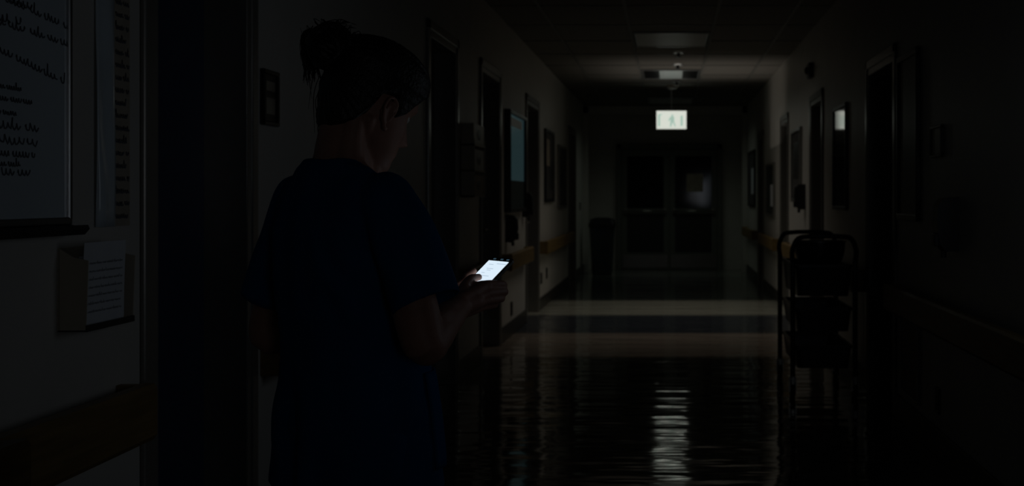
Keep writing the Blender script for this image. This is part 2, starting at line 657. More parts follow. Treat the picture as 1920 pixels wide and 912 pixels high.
for (px0, px1, py, h, dz) in lines:
    ya = max(WY0 + 0.1, 1.476 * F / (CX - max(px0, 0)) - 0.25)
    yb = 1.476 * F / (CX - px1)
    zz = EYE - (py - CY) / F * yb
    scribble(bm, (XL + 0.0142, ya, zz + 0.02 + dz * 0.0006), (0, 1, -dz * 0.008), (0, 0, 1), (1, 0, 0), yb - ya, h, 0.0019)
finish('handwriting', bm, M_INK, t)

# ---- clear sleeve and printed strip beside the whiteboard
bm = B()
rows = []
for i in range(25):
    z = 1.222 + (2.45 - 1.222) * i / 24
    ring = []
    for j in range(9):
        u_ = j / 8
        y = 3.315 + 0.108 * u_
        bow = 0.010 * math.sin(PI * u_) * (0.6 + 0.4 * math.sin(i * 0.9)) + 0.004 * math.sin(7 * u_ + i * 0.3)
        ring.append((XL + 0.006 + max(0, bow), y, z))
    rows.append(ring)
rings = [r + [(p[0] - 0.0025, p[1], p[2]) for p in reversed(r)] for r in rows]
loft(bm, rings)
tag(finish('plastic_sleeve', bm, M_FILM, smooth=True), 'pale translucent plastic sleeve hanging between whiteboard and printed strip', 'plastic sleeve')
t = thing('paper_strip', 'narrow printed paper strip hung beside the first door frame', 'poster', (XL, 3.475, 1.22))
bm = B()
box(bm, XL + 0.0005, XL + 0.004, 3.425, 3.525, 1.222, 2.45)
finish('paper_sheet', bm, M_PAPERTAN, t)
bm = B()
for i in range(34):
    scribble(bm, (XL + 0.0042, 3.432, 1.24 + i * 0.034), (0, 1, 0), (0, 0, 1), (1, 0, 0), 0.085, 0.022, 0.0024)
finish('printed_text', bm, M_INK, t)

# ---- wall file holder and papers
t = thing('file_holder', 'grey wall file holder with papers below the plastic sleeve', 'file holder', (XL, 3.26, 0.975))
hx, y0, y1, z0, z1 = XL + 0.068, 3.118, 3.395, 0.975, 1.165
bm = B()
box(bm, XL, XL + 0.004, y0, y1, z0, z1 + 0.01)
finish('back_plate', bm, M_CREAM, t)
for (ya, yb) in ((y0, y0 + 0.004), (y1 - 0.004, y1)):
    bm = B()
    loft(bm, [[(XL + 0.003, yy, z0), (hx, yy, z0), (hx + 0.006, yy, z1 - 0.02), (hx - 0.03, yy, z1 - 0.012), (XL + 0.003, yy, z1 + 0.01)] for yy in (ya, yb)])
    finish('side_panel', bm, M_CREAM, t)
bm = B()
box(bm, XL, hx + 0.003, y0, y1, z0 - 0.004, z0)
box(bm, hx, hx + 0.004, y0, y1, z0 - 0.004, z0 + 0.012)
finish('bottom_shelf', bm, M_DGREY, t)
for i, (ya, yb, za, zb, xx, lab) in enumerate(((y0 + 0.008, y1 - 0.03, z0 + 0.002, 1.188, hx - 0.012, 'front sheet of printed paper standing in the wall file holder'),
                                               (y0 + 0.012, y1 - 0.012, z0 + 0.002, 1.155, hx - 0.026, 'second paper sheet behind the front one in the wall file holder'))):
    tt = thing('paper_form', lab, 'paper', (xx, (ya + yb) / 2, za))
    bm = B()
    R = []
    for k in range(9):
        u_ = k / 8
        z = za + (zb - za) * u_
        R.append([(xx + 0.006 * u_ * u_, ya + 0.03 * (1 - u_) * 0, z), (xx + 0.006 * u_ * u_ + 0.002, (ya + yb) / 2, z), (xx + 0.006 * u_ * u_, yb, z),
                  (xx + 0.006 * u_ * u_ - 0.001, yb, z), (xx + 0.006 * u_ * u_ + 0.001, (ya + yb) / 2, z), (xx + 0.006 * u_ * u_ - 0.001, ya, z)])
    loft(bm, R)
    finish('sheet', bm, M_PAPER, tt)
    if i == 0:
        bm = B()
        for k in range(7):
            scribble(bm, (xx + 0.009 - 0.0006 * k, ya + 0.02, zb - 0.055 - k * 0.02), (0, 1, 0), (0, 0, 1), (1, 0, 0), yb - ya - 0.05, 0.009, 0.0007)
        finish('printed_text', bm, M_PRINT, tt)


# ---- framed things on the walls
def framed(name, label, cat, x, out, y0, y1, z0, z1, m_face, m_frame, group=None, dep=0.03, fw=0.035, face_name='panel', marks=None):
    t = thing(name, label, cat, (x, (y0 + y1) / 2, z0), group)
    bm = B()
    q = sorted((x, x - out * dep))
    for (a, b_, c, d) in ((y0, y1, z0, z0 + fw), (y0, y1, z1 - fw, z1), (y0, y0 + fw, z0 + fw, z1 - fw), (y1 - fw, y1, z0 + fw, z1 - fw)):
        box(bm, q[0], q[1], a, b_, c, d, 0.004)
    finish('frame', bm, m_frame, t)
    bm = B()
    q = sorted((x, x - out * dep * 0.55))
    box(bm, q[0], q[1], y0 + fw, y1 - fw, z0 + fw, z1 - fw)
    finish(face_name, bm, m_face, t)
    if marks:
        for (a, b_, c, d, mm, nm) in marks:
            bm = B()
            xx = x - out * dep * 0.55
            q = sorted((xx, xx - out * 0.002))
            H_, W_ = z1 - z0 - 2 * fw, y1 - y0 - 2 * fw
            box(bm, q[0], q[1], y0 + fw + W_ * a, y0 + fw + W_ * b_, z0 + fw + H_ * c, z0 + fw + H_ * d)
            finish(nm, bm, mm, t)
    return t


framed('glass_case', 'tall glazed board on the left wall, its bluish green reflection put in as glow', 'notice case', XL, -1, 11.55, 12.85, 1.16, 2.10, M_PANEREFL, M_BLACK, dep=0.06,
       face_name='glass_pane', marks=[(0.0, 1.0, 0.0, 0.30, M_BIN, 'reflection_fade'), (0.15, 0.85, 0.88, 0.97, M_WHITE, 'pale_reflection')])  # dark sheet and white strip imitate the reflection's fade and bright top
framed('notice_board', 'dark narrow notice board past the fourth left doorway', 'notice board', XL, -1, 15.2, 16.3, 1.24, 2.12, M_CORK, M_BLACK, face_name='felt',
       marks=[(0.1, 0.5, 0.5, 0.9, M_PAPERTAN, 'pinned_sheet'), (0.55, 0.92, 0.15, 0.6, M_DGREY, 'pinned_sheet')])
framed('notice_board', 'dark notice board near the bin at the end of the left wall', 'notice board', XL, -1, 17.0, 18.3, 1.15, 2.0, M_CORK, M_FRAME, face_name='felt',
       marks=[(0.2, 0.7, 0.3, 0.8, M_DGREY, 'pinned_sheet')])
framed('mirror_picture', 'black framed glass on the right wall mirroring the lit exit sign', 'picture frame', XR, 1, 9.66, 10.42, 1.20, 2.02, M_GLASS, M_BLACK, face_name='glass_pane', dep=0.025, fw=0.03)
framed('poster_frame', 'tall dim framed poster nearest on the right wall, before the near doorway', 'poster', XR, 1, 6.86, 7.46, 1.17, 2.11, M_DGREY, M_BLACK, face_name='poster_sheet')
framed('poster_frame', 'framed poster past the second right doorway, above the trolley', 'poster', XR, 1, 13.0, 13.95, 1.25, 2.02, M_CORK, M_FRAME, face_name='poster_sheet',
       marks=[(0.2, 0.8, 0.3, 0.85, M_DGREY, 'picture')])
framed('glass_case', 'glazed case on the far right wall catching pale green light', 'notice case', XR, 1, 16.3, 17.6, 1.05, 1.75, M_GLASS, M_FRAME, face_name='glass_pane',
       marks=[(0.1, 0.45, 0.15, 0.6, M_PAPER, 'paper_sheet')])
framed('notice_board', 'dark notice board farthest down the right wall', 'notice board', XR, 1, 20.0, 21.6, 1.15, 2.05, M_CORK, M_BLACK, face_name='felt',
       marks=[(0.15, 0.5, 0.2, 0.7, M_PAPER, 'pinned_sheet')])
framed('door_plaque', 'small dark framed plaque on the wall left of the person', 'plaque', XL, -1, 4.655, 4.835, 1.565, 1.77, M_DGREY, M_BLACK, dep=0.02, fw=0.016,
       face_name='plaque_face', marks=[(0.15, 0.85, 0.65, 0.85, M_FRAME, 'name_strip'), (0.15, 0.85, 0.15, 0.5, M_FRAME, 'name_strip')])
framed('room_sign', 'small room sign on the right wall near the tall dim poster', 'sign', XR, 1, 6.28, 6.55, 1.50, 1.66, M_CREAM, M_BLACK, dep=0.02, fw=0.015, face_name='sign_face')

# glove dispenser on the left wall between second and third doorways
t = thing('glove_dispenser', 'pale glove box holder on the left wall beyond the person', 'dispenser', (XL, 9.3, 1.3))
bm = B()
for z in (1.30, 1.485, 1.67):
    box(bm, XL, XL + 0.10, 9.13, 9.68, z, z + 0.012)
box(bm, XL, XL + 0.006, 9.13, 9.68, 1.30, 1.84)
box(bm, XL, XL + 0.10, 9.13, 9.142, 1.30, 1.72)
box(bm, XL, XL + 0.10, 9.668, 9.68, 1.30, 1.72)
finish('rack', bm, M_CREAM, t)
for i, z in enumerate((1.312, 1.497, 1.682)):
    g = thing('glove_box', ('lowest', 'middle', 'topmost')[i] + ' glove box in the holder beyond the person', 'box', (XL + 0.05, 9.4, z), 'glove boxes in the left wall holder')
    bm = B()
    box(bm, XL + 0.007, XL + 0.092, 9.145, 9.665, z, z + 0.15, 0.004)
    finish('carton', bm, (M_PAPERTAN, M_WHITE, M_CREAM)[i], g)
    bm = B()
    ball(bm, (XL + 0.092, 9.40, z + 0.075), 0.004, 0.10, 0.04)
    finish('opening', bm, M_DGREY, g, True)


def dispenser(label, x, out, yc, zc, m, lab_m):
    t = thing('soap_dispenser', label, 'dispenser', (x, yc, zc))
    bm = B()
    prof = [(0, -0.12), (0.06, -0.125), (0.09, -0.09), (0.105, 0.0), (0.10, 0.09), (0.07, 0.125), (0, 0.13)]
    loft(bm, [[(x - out * a, yy, zc + b_) for a, b_ in prof] for yy in (yc - 0.065, yc + 0.065)])
    finish('housing', bm, m, t)
    bm = B()
    cyl(bm, (x - out * 0.06, yc, zc - 0.12), (x - out * 0.06, yc, zc - 0.155), 0.014)
    finish('nozzle', bm, lab_m, t)
    bm = B()
    box(bm, *sorted((x - out * 0.085, x - out * 0.112)), yc - 0.04, yc + 0.04, zc - 0.10, zc - 0.04, 0.005)
    finish('push_plate', bm, lab_m, t)
    return t


dispenser('dark soap dispenser on the near right wall, right of the room sign', XR, 1, 6.02, 1.17, M_BLACK, M_DGREY)
dispenser('soap dispenser between the second and third right doorways', XR, 1, 12.75, 1.30, M_BLACK, M_DGREY)
dispenser('dark soap dispenser right of the bluish green glass board, left wall', XL, -1, 13.0, 1.22, M_BLACK, M_DGREY)
dispenser('dark dispenser on the left wall right below the bluish green glass board', XL, -1, 11.7, 0.99 + 0.02, M_BLACK, M_DGREY)


def socket(label, x, out, y, z, group='wall sockets'):
    t = thing('wall_socket', label, 'socket', (x, y, z), group)
    bm = B()
    box(bm, *sorted((x, x - out * 0.012)), y - 0.05, y + 0.05, z - 0.065, z + 0.065, 0.003)
    finish('cover_plate', bm, M_BLACK, t)
    bm = B()
    for dz in (-0.028, 0.028):
        cyl(bm, (x - out * 0.010, y, z + dz), (x - out * 0.015, y, z + dz), 0.02)
    finish('outlet', bm, M_DGREY, t)
    return t


socket('dark socket low on the left wall under the bluish green glass board', XL, -1, 12.05, 0.20 + 0.05)
socket('dark socket low on the left wall, first past the fourth left doorway', XL, -1, 14.85, 0.36)
socket('dark socket low on the left wall, second past the fourth left doorway', XL, -1, 15.5, 0.38)
socket('dark socket low on the near right wall, below the handrail', XR, 1, 6.42, 0.28)
socket('dark switch plate on the end wall side, left of the far bin', XL, -1, 21.3, 1.15)

# wooden wall guard strip under the right rail
t = thing('wall_guard', 'dim brown wall guard strip under the right foreground handrail', 'wall guard', (XR, 7.2, 0.14))
bm = B()
box(bm, XR - 0.014, XR, 6.90, 7.36, 0.20, 0.63, 0.004)
finish('guard_panel', bm, M_PAPERTAN, t)
bm = B()
box(bm, XR - 0.02, XR, 6.87, 6.90, 0.18, 0.63, 0.003)
box(bm, XR - 0.02, XR, 7.36, 7.39, 0.18, 0.63, 0.003)
box(bm, XR - 0.02, XR, 6.90, 7.36, 0.18, 0.20, 0.003)
finish('edge_strip', bm, M_FRAME, t)

# ---- ceiling fittings
SGY = 18.4
t = thing('exit_sign', 'lit green and white exit sign hanging from the ceiling', 'exit sign', (0.03, SGY, HC))
sx0, sx1, sz0, sz1, sy = P(1231, 0, SGY).x, P(1287, 0, SGY).x, EYE - (242 - CY) / F * SGY, EYE - (208 - CY) / F * SGY, SGY
bm = B()
box(bm, sx0 - 0.008, sx1 + 0.008, sy + 0.004, sy + 0.06, sz0 - 0.008, sz1 + 0.008, 0.004)
finish('housing', bm, M_DGREY, t)
bm = B()
box(bm, sx0, sx1, sy, sy + 0.005, sz0, sz1)
face = finish('lit_face', bm, M_SIGNFACE, t)
W_, H_ = sx1 - sx0, sz1 - sz0


def sg(a, b_):
    return (sx0 + W_ * a, sz0 + H_ * b_)




def poly(bm, pts, y0, y1):
    loft(bm, [[(x, yy, z) for x, z in pts] for yy in (y0, y1)])


# doorway bars, walking figure and arrow bar
def sign_part(name, *polys):
    bm = B()
    for pts in polys:
        poly(bm, [sg(*p) for p in pts], sy - 0.002, sy)
    return finish(name, bm, M_SIGNGREEN, t)


sign_part('door_symbol', [(0.05, 0.14), (0.12, 0.14), (0.12, 0.76), (0.19, 0.76), (0.19, 0.82), (0.05, 0.82)])
sign_part('figure_symbol', [(0.44, 0.12), (0.50, 0.12), (0.53, 0.34), (0.55, 0.34), (0.60, 0.14), (0.66, 0.14), (0.59, 0.40), (0.60, 0.64), (0.56, 0.68),
                            (0.56, 0.80), (0.49, 0.80), (0.49, 0.68), (0.44, 0.64), (0.38, 0.44), (0.42, 0.42), (0.46, 0.54), (0.46, 0.36)])
sign_part('arrow_symbol', [(0.80, 0.16), (0.88, 0.16), (0.88, 0.74), (0.80, 0.74)])
bm = B()
box(bm, sx0 + W_ * 0.48, sx0 + W_ * 0.52, sy + 0.025, sy + 0.04, sz1, HC - 0.02)
box(bm, sx0 + W_ * 0.3, sx0 + W_ * 0.7, sy + 0.005, sy + 0.055, HC - 0.03, HC)
finish('hanger', bm, M_ALU, t)


def ceiling_panel(name, label, cat, yc, slots):
    t = thing(name, label, cat, (0.02, yc, HC), None)
    x0, x1 = -0.355, 0.395
    bm = B()
    for (a, b_, c, d) in ((x0, x1, yc - 0.56, yc - 0.53), (x0, x1, yc + 0.53, yc + 0.56), (x0, x0 + 0.03, yc - 0.53, yc + 0.53), (x1 - 0.03, x1, yc - 0.53, yc + 0.53)):
        box(bm, a, b_, c, d, HC - 0.018, HC, 0.002)
    finish('frame', bm, M_ALU, t)
    if slots:
        for (a, b_) in ((x0 + 0.03, -0.13), (0.17, x1 - 0.03)):
            bm = B()
            box(bm, a, b_, yc - 0.53, yc + 0.53, HC - 0.006, HC)
            for i in range(8):
                yy = yc - 0.48 + i * 0.137
                box(bm, a, b_, yy, yy + 0.02, HC - 0.014, HC - 0.006)
            finish('louvre', bm, M_BLACK, t)
        bm = B()
        box(bm, -0.13, 0.17, yc - 0.53, yc + 0.53, HC - 0.016, HC, 0.004)
        finish('cover', bm, M_ALU, t)
    else:
        bm = B()
        box(bm, x0 + 0.03, x1 - 0.03, yc - 0.53, yc + 0.53, HC - 0.012, HC)
        finish('diffuser', bm, M_WHITE, t)
    return t


ceiling_panel('ceiling_vent', 'ceiling vent with two dark louvres before the exit sign', 'vent', 16.45, True)
ceiling_panel('ceiling_light', 'unlit square ceiling light nearer than the louvred vent', 'ceiling light', 12.85, False)
ceiling_panel('ceiling_light', 'unlit ceiling light beyond the exit sign, before the end doors', 'ceiling light', 21.0, False)

for (yy, lab) in ((14.0, 'small sprinkler head, nearest on the ceiling centre line'), (15.3, 'small sprinkler head just before the louvred ceiling vent'), (17.5, 'small sprinkler head just past the louvred ceiling vent')):
    t = thing('sprinkler_head', lab, 'sprinkler', (0.10, yy, HC), 'sprinkler heads on the corridor ceiling')
    bm = B()
    cyl(bm, (0.10, yy, HC), (0.10, yy, HC - 0.014), 0.07, 20, 0.055)
    finish('escutcheon', bm, M_ALU, t)
    bm = B()
    cyl(bm, (0.10, yy, HC - 0.012), (0.10, yy, HC - 0.055), 0.018)
    cyl(bm, (0.10, yy, HC - 0.055), (0.10, yy, HC - 0.060), 0.04)
    finish('nozzle', bm, M_DGREY, t)
t = thing('smoke_detector', 'round smoke detector on the ceiling right before the exit sign', 'smoke detector', (0.05, 18.15, HC))
bm = B()
cyl(bm, (0.05, 18.15, HC), (0.05, 18.15, HC - 0.025), 0.085, 24)
finish('base', bm, M_CREAM, t)
bm = B()
cyl(bm, (0.05, 18.15, HC - 0.024), (0.05, 18.15, HC - 0.055), 0.075, 24, 0.05)
finish('cover', bm, M_WHITE, t, True)
t = thing('door_alarm', 'small dark alarm unit high on the right wall above the second doorway', 'alarm', (XR, 12.4, 2.42))
bm = B()
box(bm, XR - 0.05, XR, 11.95, 12.15, 2.42, 2.56, 0.008)
finish('housing', bm, M_DGREY, t)
bm = B()
ball(bm, (XR - 0.05, 12.05, 2.49), 0.03, 0.04, 0.04)
finish('lens', bm, M_BLACK, t, True)

# ---- waste bin by the end doors
bx, by = -1.13, 21.55
t = thing('waste_bin', 'tall dark lidded waste bin at the far left corner', 'bin', (bx, by, 0))


def rrect(cx, cy, z, hx_, hy_, r=0.05, k=4):
    out = []
    for (sx, sy_, a0) in ((1, 1, 0), (-1, 1, 90), (-1, -1, 180), (1, -1, 270)):
        for i in range(k + 1):
            a = math.radians(a0 + 90 * i / k)
            out.append((cx + sx * (hx_ - r) + r * math.cos(a), cy + sy_ * (hy_ - r) + r * math.sin(a), z))
    return out


bm = B()
loft(bm, [rrect(bx, by, 0.0, 0.15, 0.15), rrect(bx, by, 0.02, 0.165, 0.165), rrect(bx, by, 0.80, 0.205, 0.205)])
finish('body', bm, M_BIN, t)
bm = B()
loft(bm, [rrect(bx, by, 0.795, 0.22, 0.22), rrect(bx, by, 0.84, 0.222, 0.222), rrect(bx, by, 0.93, 0.19, 0.19), rrect(bx, by, 0.955, 0.12, 0.12)])
finish('lid', bm, M_BLACK, t)
bm = B()
box(bm, bx - 0.11, bx + 0.11, by - 0.219, by - 0.205, 0.845, 0.90, 0.004)
finish('flap', bm, M_DGREY, t)

# ---- three tray trolley on the right
cx0, cx1, cy0, cy1 = 0.80, 1.205, 8.30, 9.26
t = thing('utility_trolley', 'dark three-tray trolley on castors by the right wall', 'trolley', ((cx0 + cx1) / 2, (cy0 + cy1) / 2, 0))
for (z0, z1) in ((0.655, 0.86), (0.425, 0.58), (0.185, 0.335)):
    bm = B()
    mx, my = (cx0 + cx1) / 2, (cy0 + cy1) / 2
    hx_, hy_ = (cx1 - cx0) / 2 - 0.012, (cy1 - cy0) / 2 - 0.012
    loft(bm, [rrect(mx, my, z0, hx_ - 0.025, hy_ - 0.025, 0.03), rrect(mx, my, z1 - 0.02, hx_ - 0.008, hy_ - 0.008, 0.03), rrect(mx, my, z1 - 0.018, hx_, hy_, 0.03),
              rrect(mx, my, z1, hx_, hy_, 0.03), rrect(mx, my, z1, hx_ - 0.02, hy_ - 0.02, 0.03), rrect(mx, my, z0 + 0.02, hx_ - 0.035, hy_ - 0.035, 0.03)])
    finish('tray', bm, M_CART, t)
for (x, y) in ((cx0, cy0), (cx0, cy1), (cx1, cy0), (cx1, cy1)):
    bm = B()
    tube(bm, [(x, y, 0.13), (x, y, 0.5), (x, y, 0.885)], 0.017, 14, 3)
    finish('post', bm, M_CART, t, True)
    bm = B()
    box(bm, x - 0.012, x + 0.012, y - 0.028, y + 0.028, 0.085, 0.14, 0.004)
    for s in (-1, 1):
        box(bm, x + s * 0.020 - 0.003, x + s * 0.020 + 0.003, y - 0.02, y + 0.035, 0.04, 0.125)
    box(bm, x - 0.023, x + 0.023, y - 0.022, y + 0.022, 0.115, 0.132, 0.003)
    c = finish('castor', bm, M_STEEL, t)
    bm = B()
    cyl(bm, (x - 0.016, y + 0.018, 0.055), (x + 0.016, y + 0.018, 0.055), 0.055, 24)
    w_ = finish('wheel', bm, M_RUB, c, True)
# loop handles rise above both ends
for (y, s) in ((cy0, -1), (cy1, 1)):
    bm = B()
    za, zb = 0.885, 1.045
    pts = [(cx0, y, za - 0.01), (cx0 - 0.004, y + s * 0.015, za + 0.07), (cx0 + 0.03, y + s * 0.03, zb - 0.015), (cx0 + 0.10, y + s * 0.035, zb),
           ((cx0 + cx1) / 2, y + s * 0.037, zb + 0.003), (cx1 - 0.10, y + s * 0.035, zb), (cx1 - 0.03, y + s * 0.03, zb - 0.015), (cx1 + 0.004, y + s * 0.015, za + 0.07), (cx1, y, za - 0.01)]
    tube(bm, pts, 0.016, 12, 6)
    finish('push_handle', bm, M_CART, t, True)
# dark folded cushion-like pack under the handle loop
tt = thing('supply_basket', 'dark oval basket on the trolley top tray', 'basket', (1.0, 8.45, 0.86))
bm = B()
R = []
for (z, k) in ((0.86, 0.80), (0.885, 0.92), (0.93, 1.0), (0.99, 1.03), (1.005, 1.03), (1.005, 0.97), (0.93, 0.94), (0.875, 0.85)):
    R.append([(1.0 + 0.165 * k * math.cos(2 * PI * i / 32), 8.52 + 0.135 * k * math.sin(2 * PI * i / 32), z) for i in range(32)])
loft(bm, R)
finish('bowl', bm, M_CART, tt, True)
bm = B()
pts = [(1.0 + 0.172 * math.cos(2 * PI * i / 24), 8.52 + 0.142 * math.sin(2 * PI * i / 24), 1.005) for i in range(25)]
tube(bm, pts, 0.007, 8, 2)
finish('rim', bm, M_STEEL, tt, True)

# ------------------------------------------------------------------ the phone
PC = P(907, 520, 2.85)
wv = Vector((0.060, -0.043, -0.003)).normalized()
hv = Vector((0.080, 0.085, 0.081))
hv = (hv - wv * hv.dot(wv)).normalized()
nv = wv.cross(hv).normalized()
PW, PH, PT = 0.070, 0.146, 0.009


def ph(a, b_, c):
    return PC + wv * a + hv * b_ + nv * c


t = thing('smartphone', 'smartphone with a bright white screen held in both hands', 'phone', PC)


def slab(bm, hw, hh, c0, c1, r, inset=0.0, oy=0.0, ox=0.0):
    rings = []
    for (c, ins) in ((c0, inset), (c0 + inset, 0), (c1 - inset, 0), (c1, inset)):
        rings.append([ph(p[0] + ox, p[1] + oy, c) for p in rrect(0, 0, 0, hw - ins, hh - ins, r, 5)])
    loft(bm, rings)


bm = B()
slab(bm, PW / 2, PH / 2, -PT, 0, 0.008, 0.0015)
finish('body', bm, M_BLACK, t)
bm = B()
slab(bm, 0.0305, 0.060, 0.0, 0.0006, 0.001, 0.0001, oy=-0.002)
finish('screen', bm, M_SCREEN, t)
bm = B()
for (a, b_, wd) in ((-0.019, 0.044, 0.014), (-0.015, 0.030, 0.020), (-0.010, 0.024, 0.012), (-0.018, 0.014, 0.010), (-0.014, 0.004, 0.026), (0.002, 0.048, 0.03)):
    slab(bm, wd / 2, 0.0012, 0.0006, 0.0009, 0.0004, 0.0001, oy=b_, ox=a + wd / 2)
finish('screen_text', bm, M_SCREENTEXT, t)
bm = B()
for a in (-0.018, 0.004, 0.022):
    slab(bm, 0.004, 0.0022, 0.0, 0.0005, 0.001, 0.0001, oy=0.065, ox=a)
finish('status_icons', bm, M_SCREENBLUE, t)
bm = B()
cyl(bm, ph(0, 0.0685, -0.0005), ph(0, 0.0685, 0.0005), 0.002, 12)
finish('camera_lens', bm, M_GLASS, t)

# ------------------------------------------------------------------ the person
YAW = math.radians(43)
FW = Vector((math.sin(YAW), math.cos(YAW), 0))
RT = Vector((math.cos(YAW), -math.sin(YAW), 0))
UP = Vector((0, 0, 1))
BC = Vector((-0.685, 2.72, 0))


def bp(r, f, z):
    return BC + RT * r + FW * f + UP * z


# head axes
HY, HP, HR = math.radians(48), math.radians(26), math.radians(0)
hf = Vector((math.cos(HP) * math.sin(HY), math.cos(HP) * math.cos(HY), -math.sin(HP)))
hu = Vector((math.sin(HP) * math.sin(HY), math.sin(HP) * math.cos(HY), math.cos(HP)))
hr = Vector((math.cos(HY), -math.sin(HY), 0))
HS = 1.03
HC_ = P(703, 185, 2.76)


def hp(r, f, u):
    return HC_ + (hr * r + hf * f + hu * u) * HS


HEAD = [(-0.1380, 0.068, 0.030, 0.012), (-0.1355, 0.078, 0.016, 0.024), (-0.128, 0.085, 0.000, 0.035), (-0.113, 0.088, -0.012, 0.046), (-0.090, 0.089, -0.030, 0.0555),
        (-0.070, 0.088, -0.052, 0.061), (-0.045, 0.087, -0.078, 0.066), (-0.015, 0.084, -0.094, 0.070), (0.010, 0.090, -0.099, 0.073), (0.040, 0.088, -0.100, 0.0755),
        (0.065, 0.078, -0.092, 0.071), (0.084, 0.060, -0.076, 0.060), (0.096, 0.036, -0.052, 0.044), (0.1025, 0.012, -0.028, 0.024), (0.1045, -0.006, -0.010, 0.004)]


def head_row(z):
    for a, b_ in zip(HEAD[:-1], HEAD[1:]):
        if a[0] <= z <= b_[0]:
            t_ = (z - a[0]) / (b_[0] - a[0])
            return [a[i] + (b_[i] - a[i]) * t_ for i in range(4)]
    return HEAD[-1] if z > 0 else HEAD[0]


def gs(x, s):
    return math.exp(-(x / s) ** 2)


def head_point(z, ang, off=0.0, features=True, hair=False):
    """ang 0 = front, positive to the right side"""
    _, f, b_, w_ = head_row(z)
    if hair and z < 0.02:
        b_ = -0.099 + 0.036 * min(1, max(0, (-0.02 - z) / 0.10))
    cy, ry = (f + b_) / 2, (f - b_) / 2
    s, c = math.sin(ang), math.cos(ang)
    e = 0.92
    x = w_ * math.copysign(abs(s) ** e, s)
    y = cy + ry * math.copysign(abs(c) ** e, c)
    if features and c > 0:
        fr = 0.0
        # nose: rises from the bridge to the tip
        if -0.075 < z < 0.005:
            t_ = (0.005 - z) / 0.062
            pr = 0.027 * min(1, t_) ** 1.3 if z > -0.057 else 0.027 * max(0, 1 - (-0.057 - z) / 0.014)
            fr += pr * gs(x, 0.0075 + 0.005 * min(1, t_))
            fr += 0.008 * gs(abs(x) - 0.013, 0.006) * gs(z + 0.055, 0.009)
        fr += 0.005 * gs(z - 0.012, 0.010) * gs(abs(x) - 0.026, 0.02)          # brow
        fr -= 0.011 * gs(z + 0.012, 0.013) * gs(abs(x) - 0.031, 0.014)         # socket
        fr += 0.006 * gs(z + 0.014, 0.008) * gs(abs(x) - 0.031, 0.012)         # lid
        fr += 0.006 * gs(z + 0.083, 0.0045) * gs(x, 0.018)                     # lips
        fr += 0.0065 * gs(z + 0.0935, 0.0045) * gs(x, 0.016)
        fr -= 0.004 * gs(z + 0.105, 0.006) * gs(x, 0.02)
        fr += 0.006 * gs(z + 0.122, 0.010) * gs(x, 0.016)                      # chin
        fr += 0.004 * gs(z + 0.045, 0.018) * gs(abs(x) - 0.045, 0.016)         # cheek
        y += fr * c
    n_ = Vector((s / max(w_, 0.004), c / max(ry, 0.004), 0)).normalized()
    n_.z = 0.9 * max(0, (z - 0.02) / 0.09) - 0.5 * max(0, (-0.05 - z) / 0.09)
    n_.normalize()
    return Vector((x, y, z)) + n_ * off


def head_mesh(bm, offfn=None, nz=64, na=88, features=True, z0=-0.1380):
    rings = []
    for i in range(nz + 1):
        t_ = i / nz
        z = z0 + (0.1045 - z0) * (0.5 - 0.5 * math.cos(PI * (0.06 + 0.94 * t_))) / 1.0
        z = max(z0, min(0.1045, z))
        ring = []
        for j in range(na):
            a = 2 * PI * j / na
            p = head_point(z, a, 0, features, bool(offfn))
            o_ = offfn(p, a) if offfn else 0
            if offfn:
                p = head_point(z, a, o_, features, True)
            ring.append(hp(*p))
        rings.append(ring)
    loft(bm, rings)


bm = B()
head_mesh(bm)
# ears
for s in (1, -1):
    ec = (s * 0.0735, 0.003, -0.040)

    def ep(r, f, u):
        # local ear plane leaning back a little
        return hp(ec[0] + s * r, ec[1] + f - 0.14 * u, ec[2] + u)
    helix = [ep(0.003, 0.014, 0.000), ep(0.010, 0.015, 0.018), ep(0.015, 0.006, 0.031), ep(0.019, -0.010, 0.030), ep(0.021, -0.018, 0.014), ep(0.018, -0.016, -0.004),
             ep(0.012, -0.008, -0.020), ep(0.006, 0.002, -0.029), ep(0.002, 0.009, -0.024)]
    tube(bm, helix, [0.0030, 0.0034, 0.0038, 0.0040, 0.0038, 0.0036, 0.0042, 0.0058, 0.0040], 10, 5)
    anti = [ep(0.010, -0.002, 0.020), ep(0.013, -0.009, 0.008), ep(0.011, -0.007, -0.008), ep(0.007, 0.002, -0.014)]
    tube(bm, anti, [0.0026, 0.0034, 0.0034, 0.0030], 8, 4)
    tube(bm, [ep(0.003, 0.012, -0.004), ep(0.006, 0.009, -0.006), ep(0.004, 0.008, -0.010)], 0.0034, 8, 3)
    # thin conch behind the rims
    rot = Matrix((hr, hf, hu)).transposed() @ Matrix.Rotation(s * math.radians(-24), 3, 'Z') @ Matrix.Rotation(math.radians(8), 3, 'X')
    ball(bm, ep(0.008, -0.003, 0.004), 0.0032, 0.0165, 0.028, rot)
# neck
nb = bp(0.0, -0.010, 1.375)
neck_top = hp(0, -0.036, -0.055)
neck_mid = nb.lerp(neck_top, 0.5) - FW * 0.006
tube(bm, [bp(0, -0.002, 1.27), nb, neck_mid, neck_top], [0.066, 0.060, 0.055, 0.053], 28, 6)
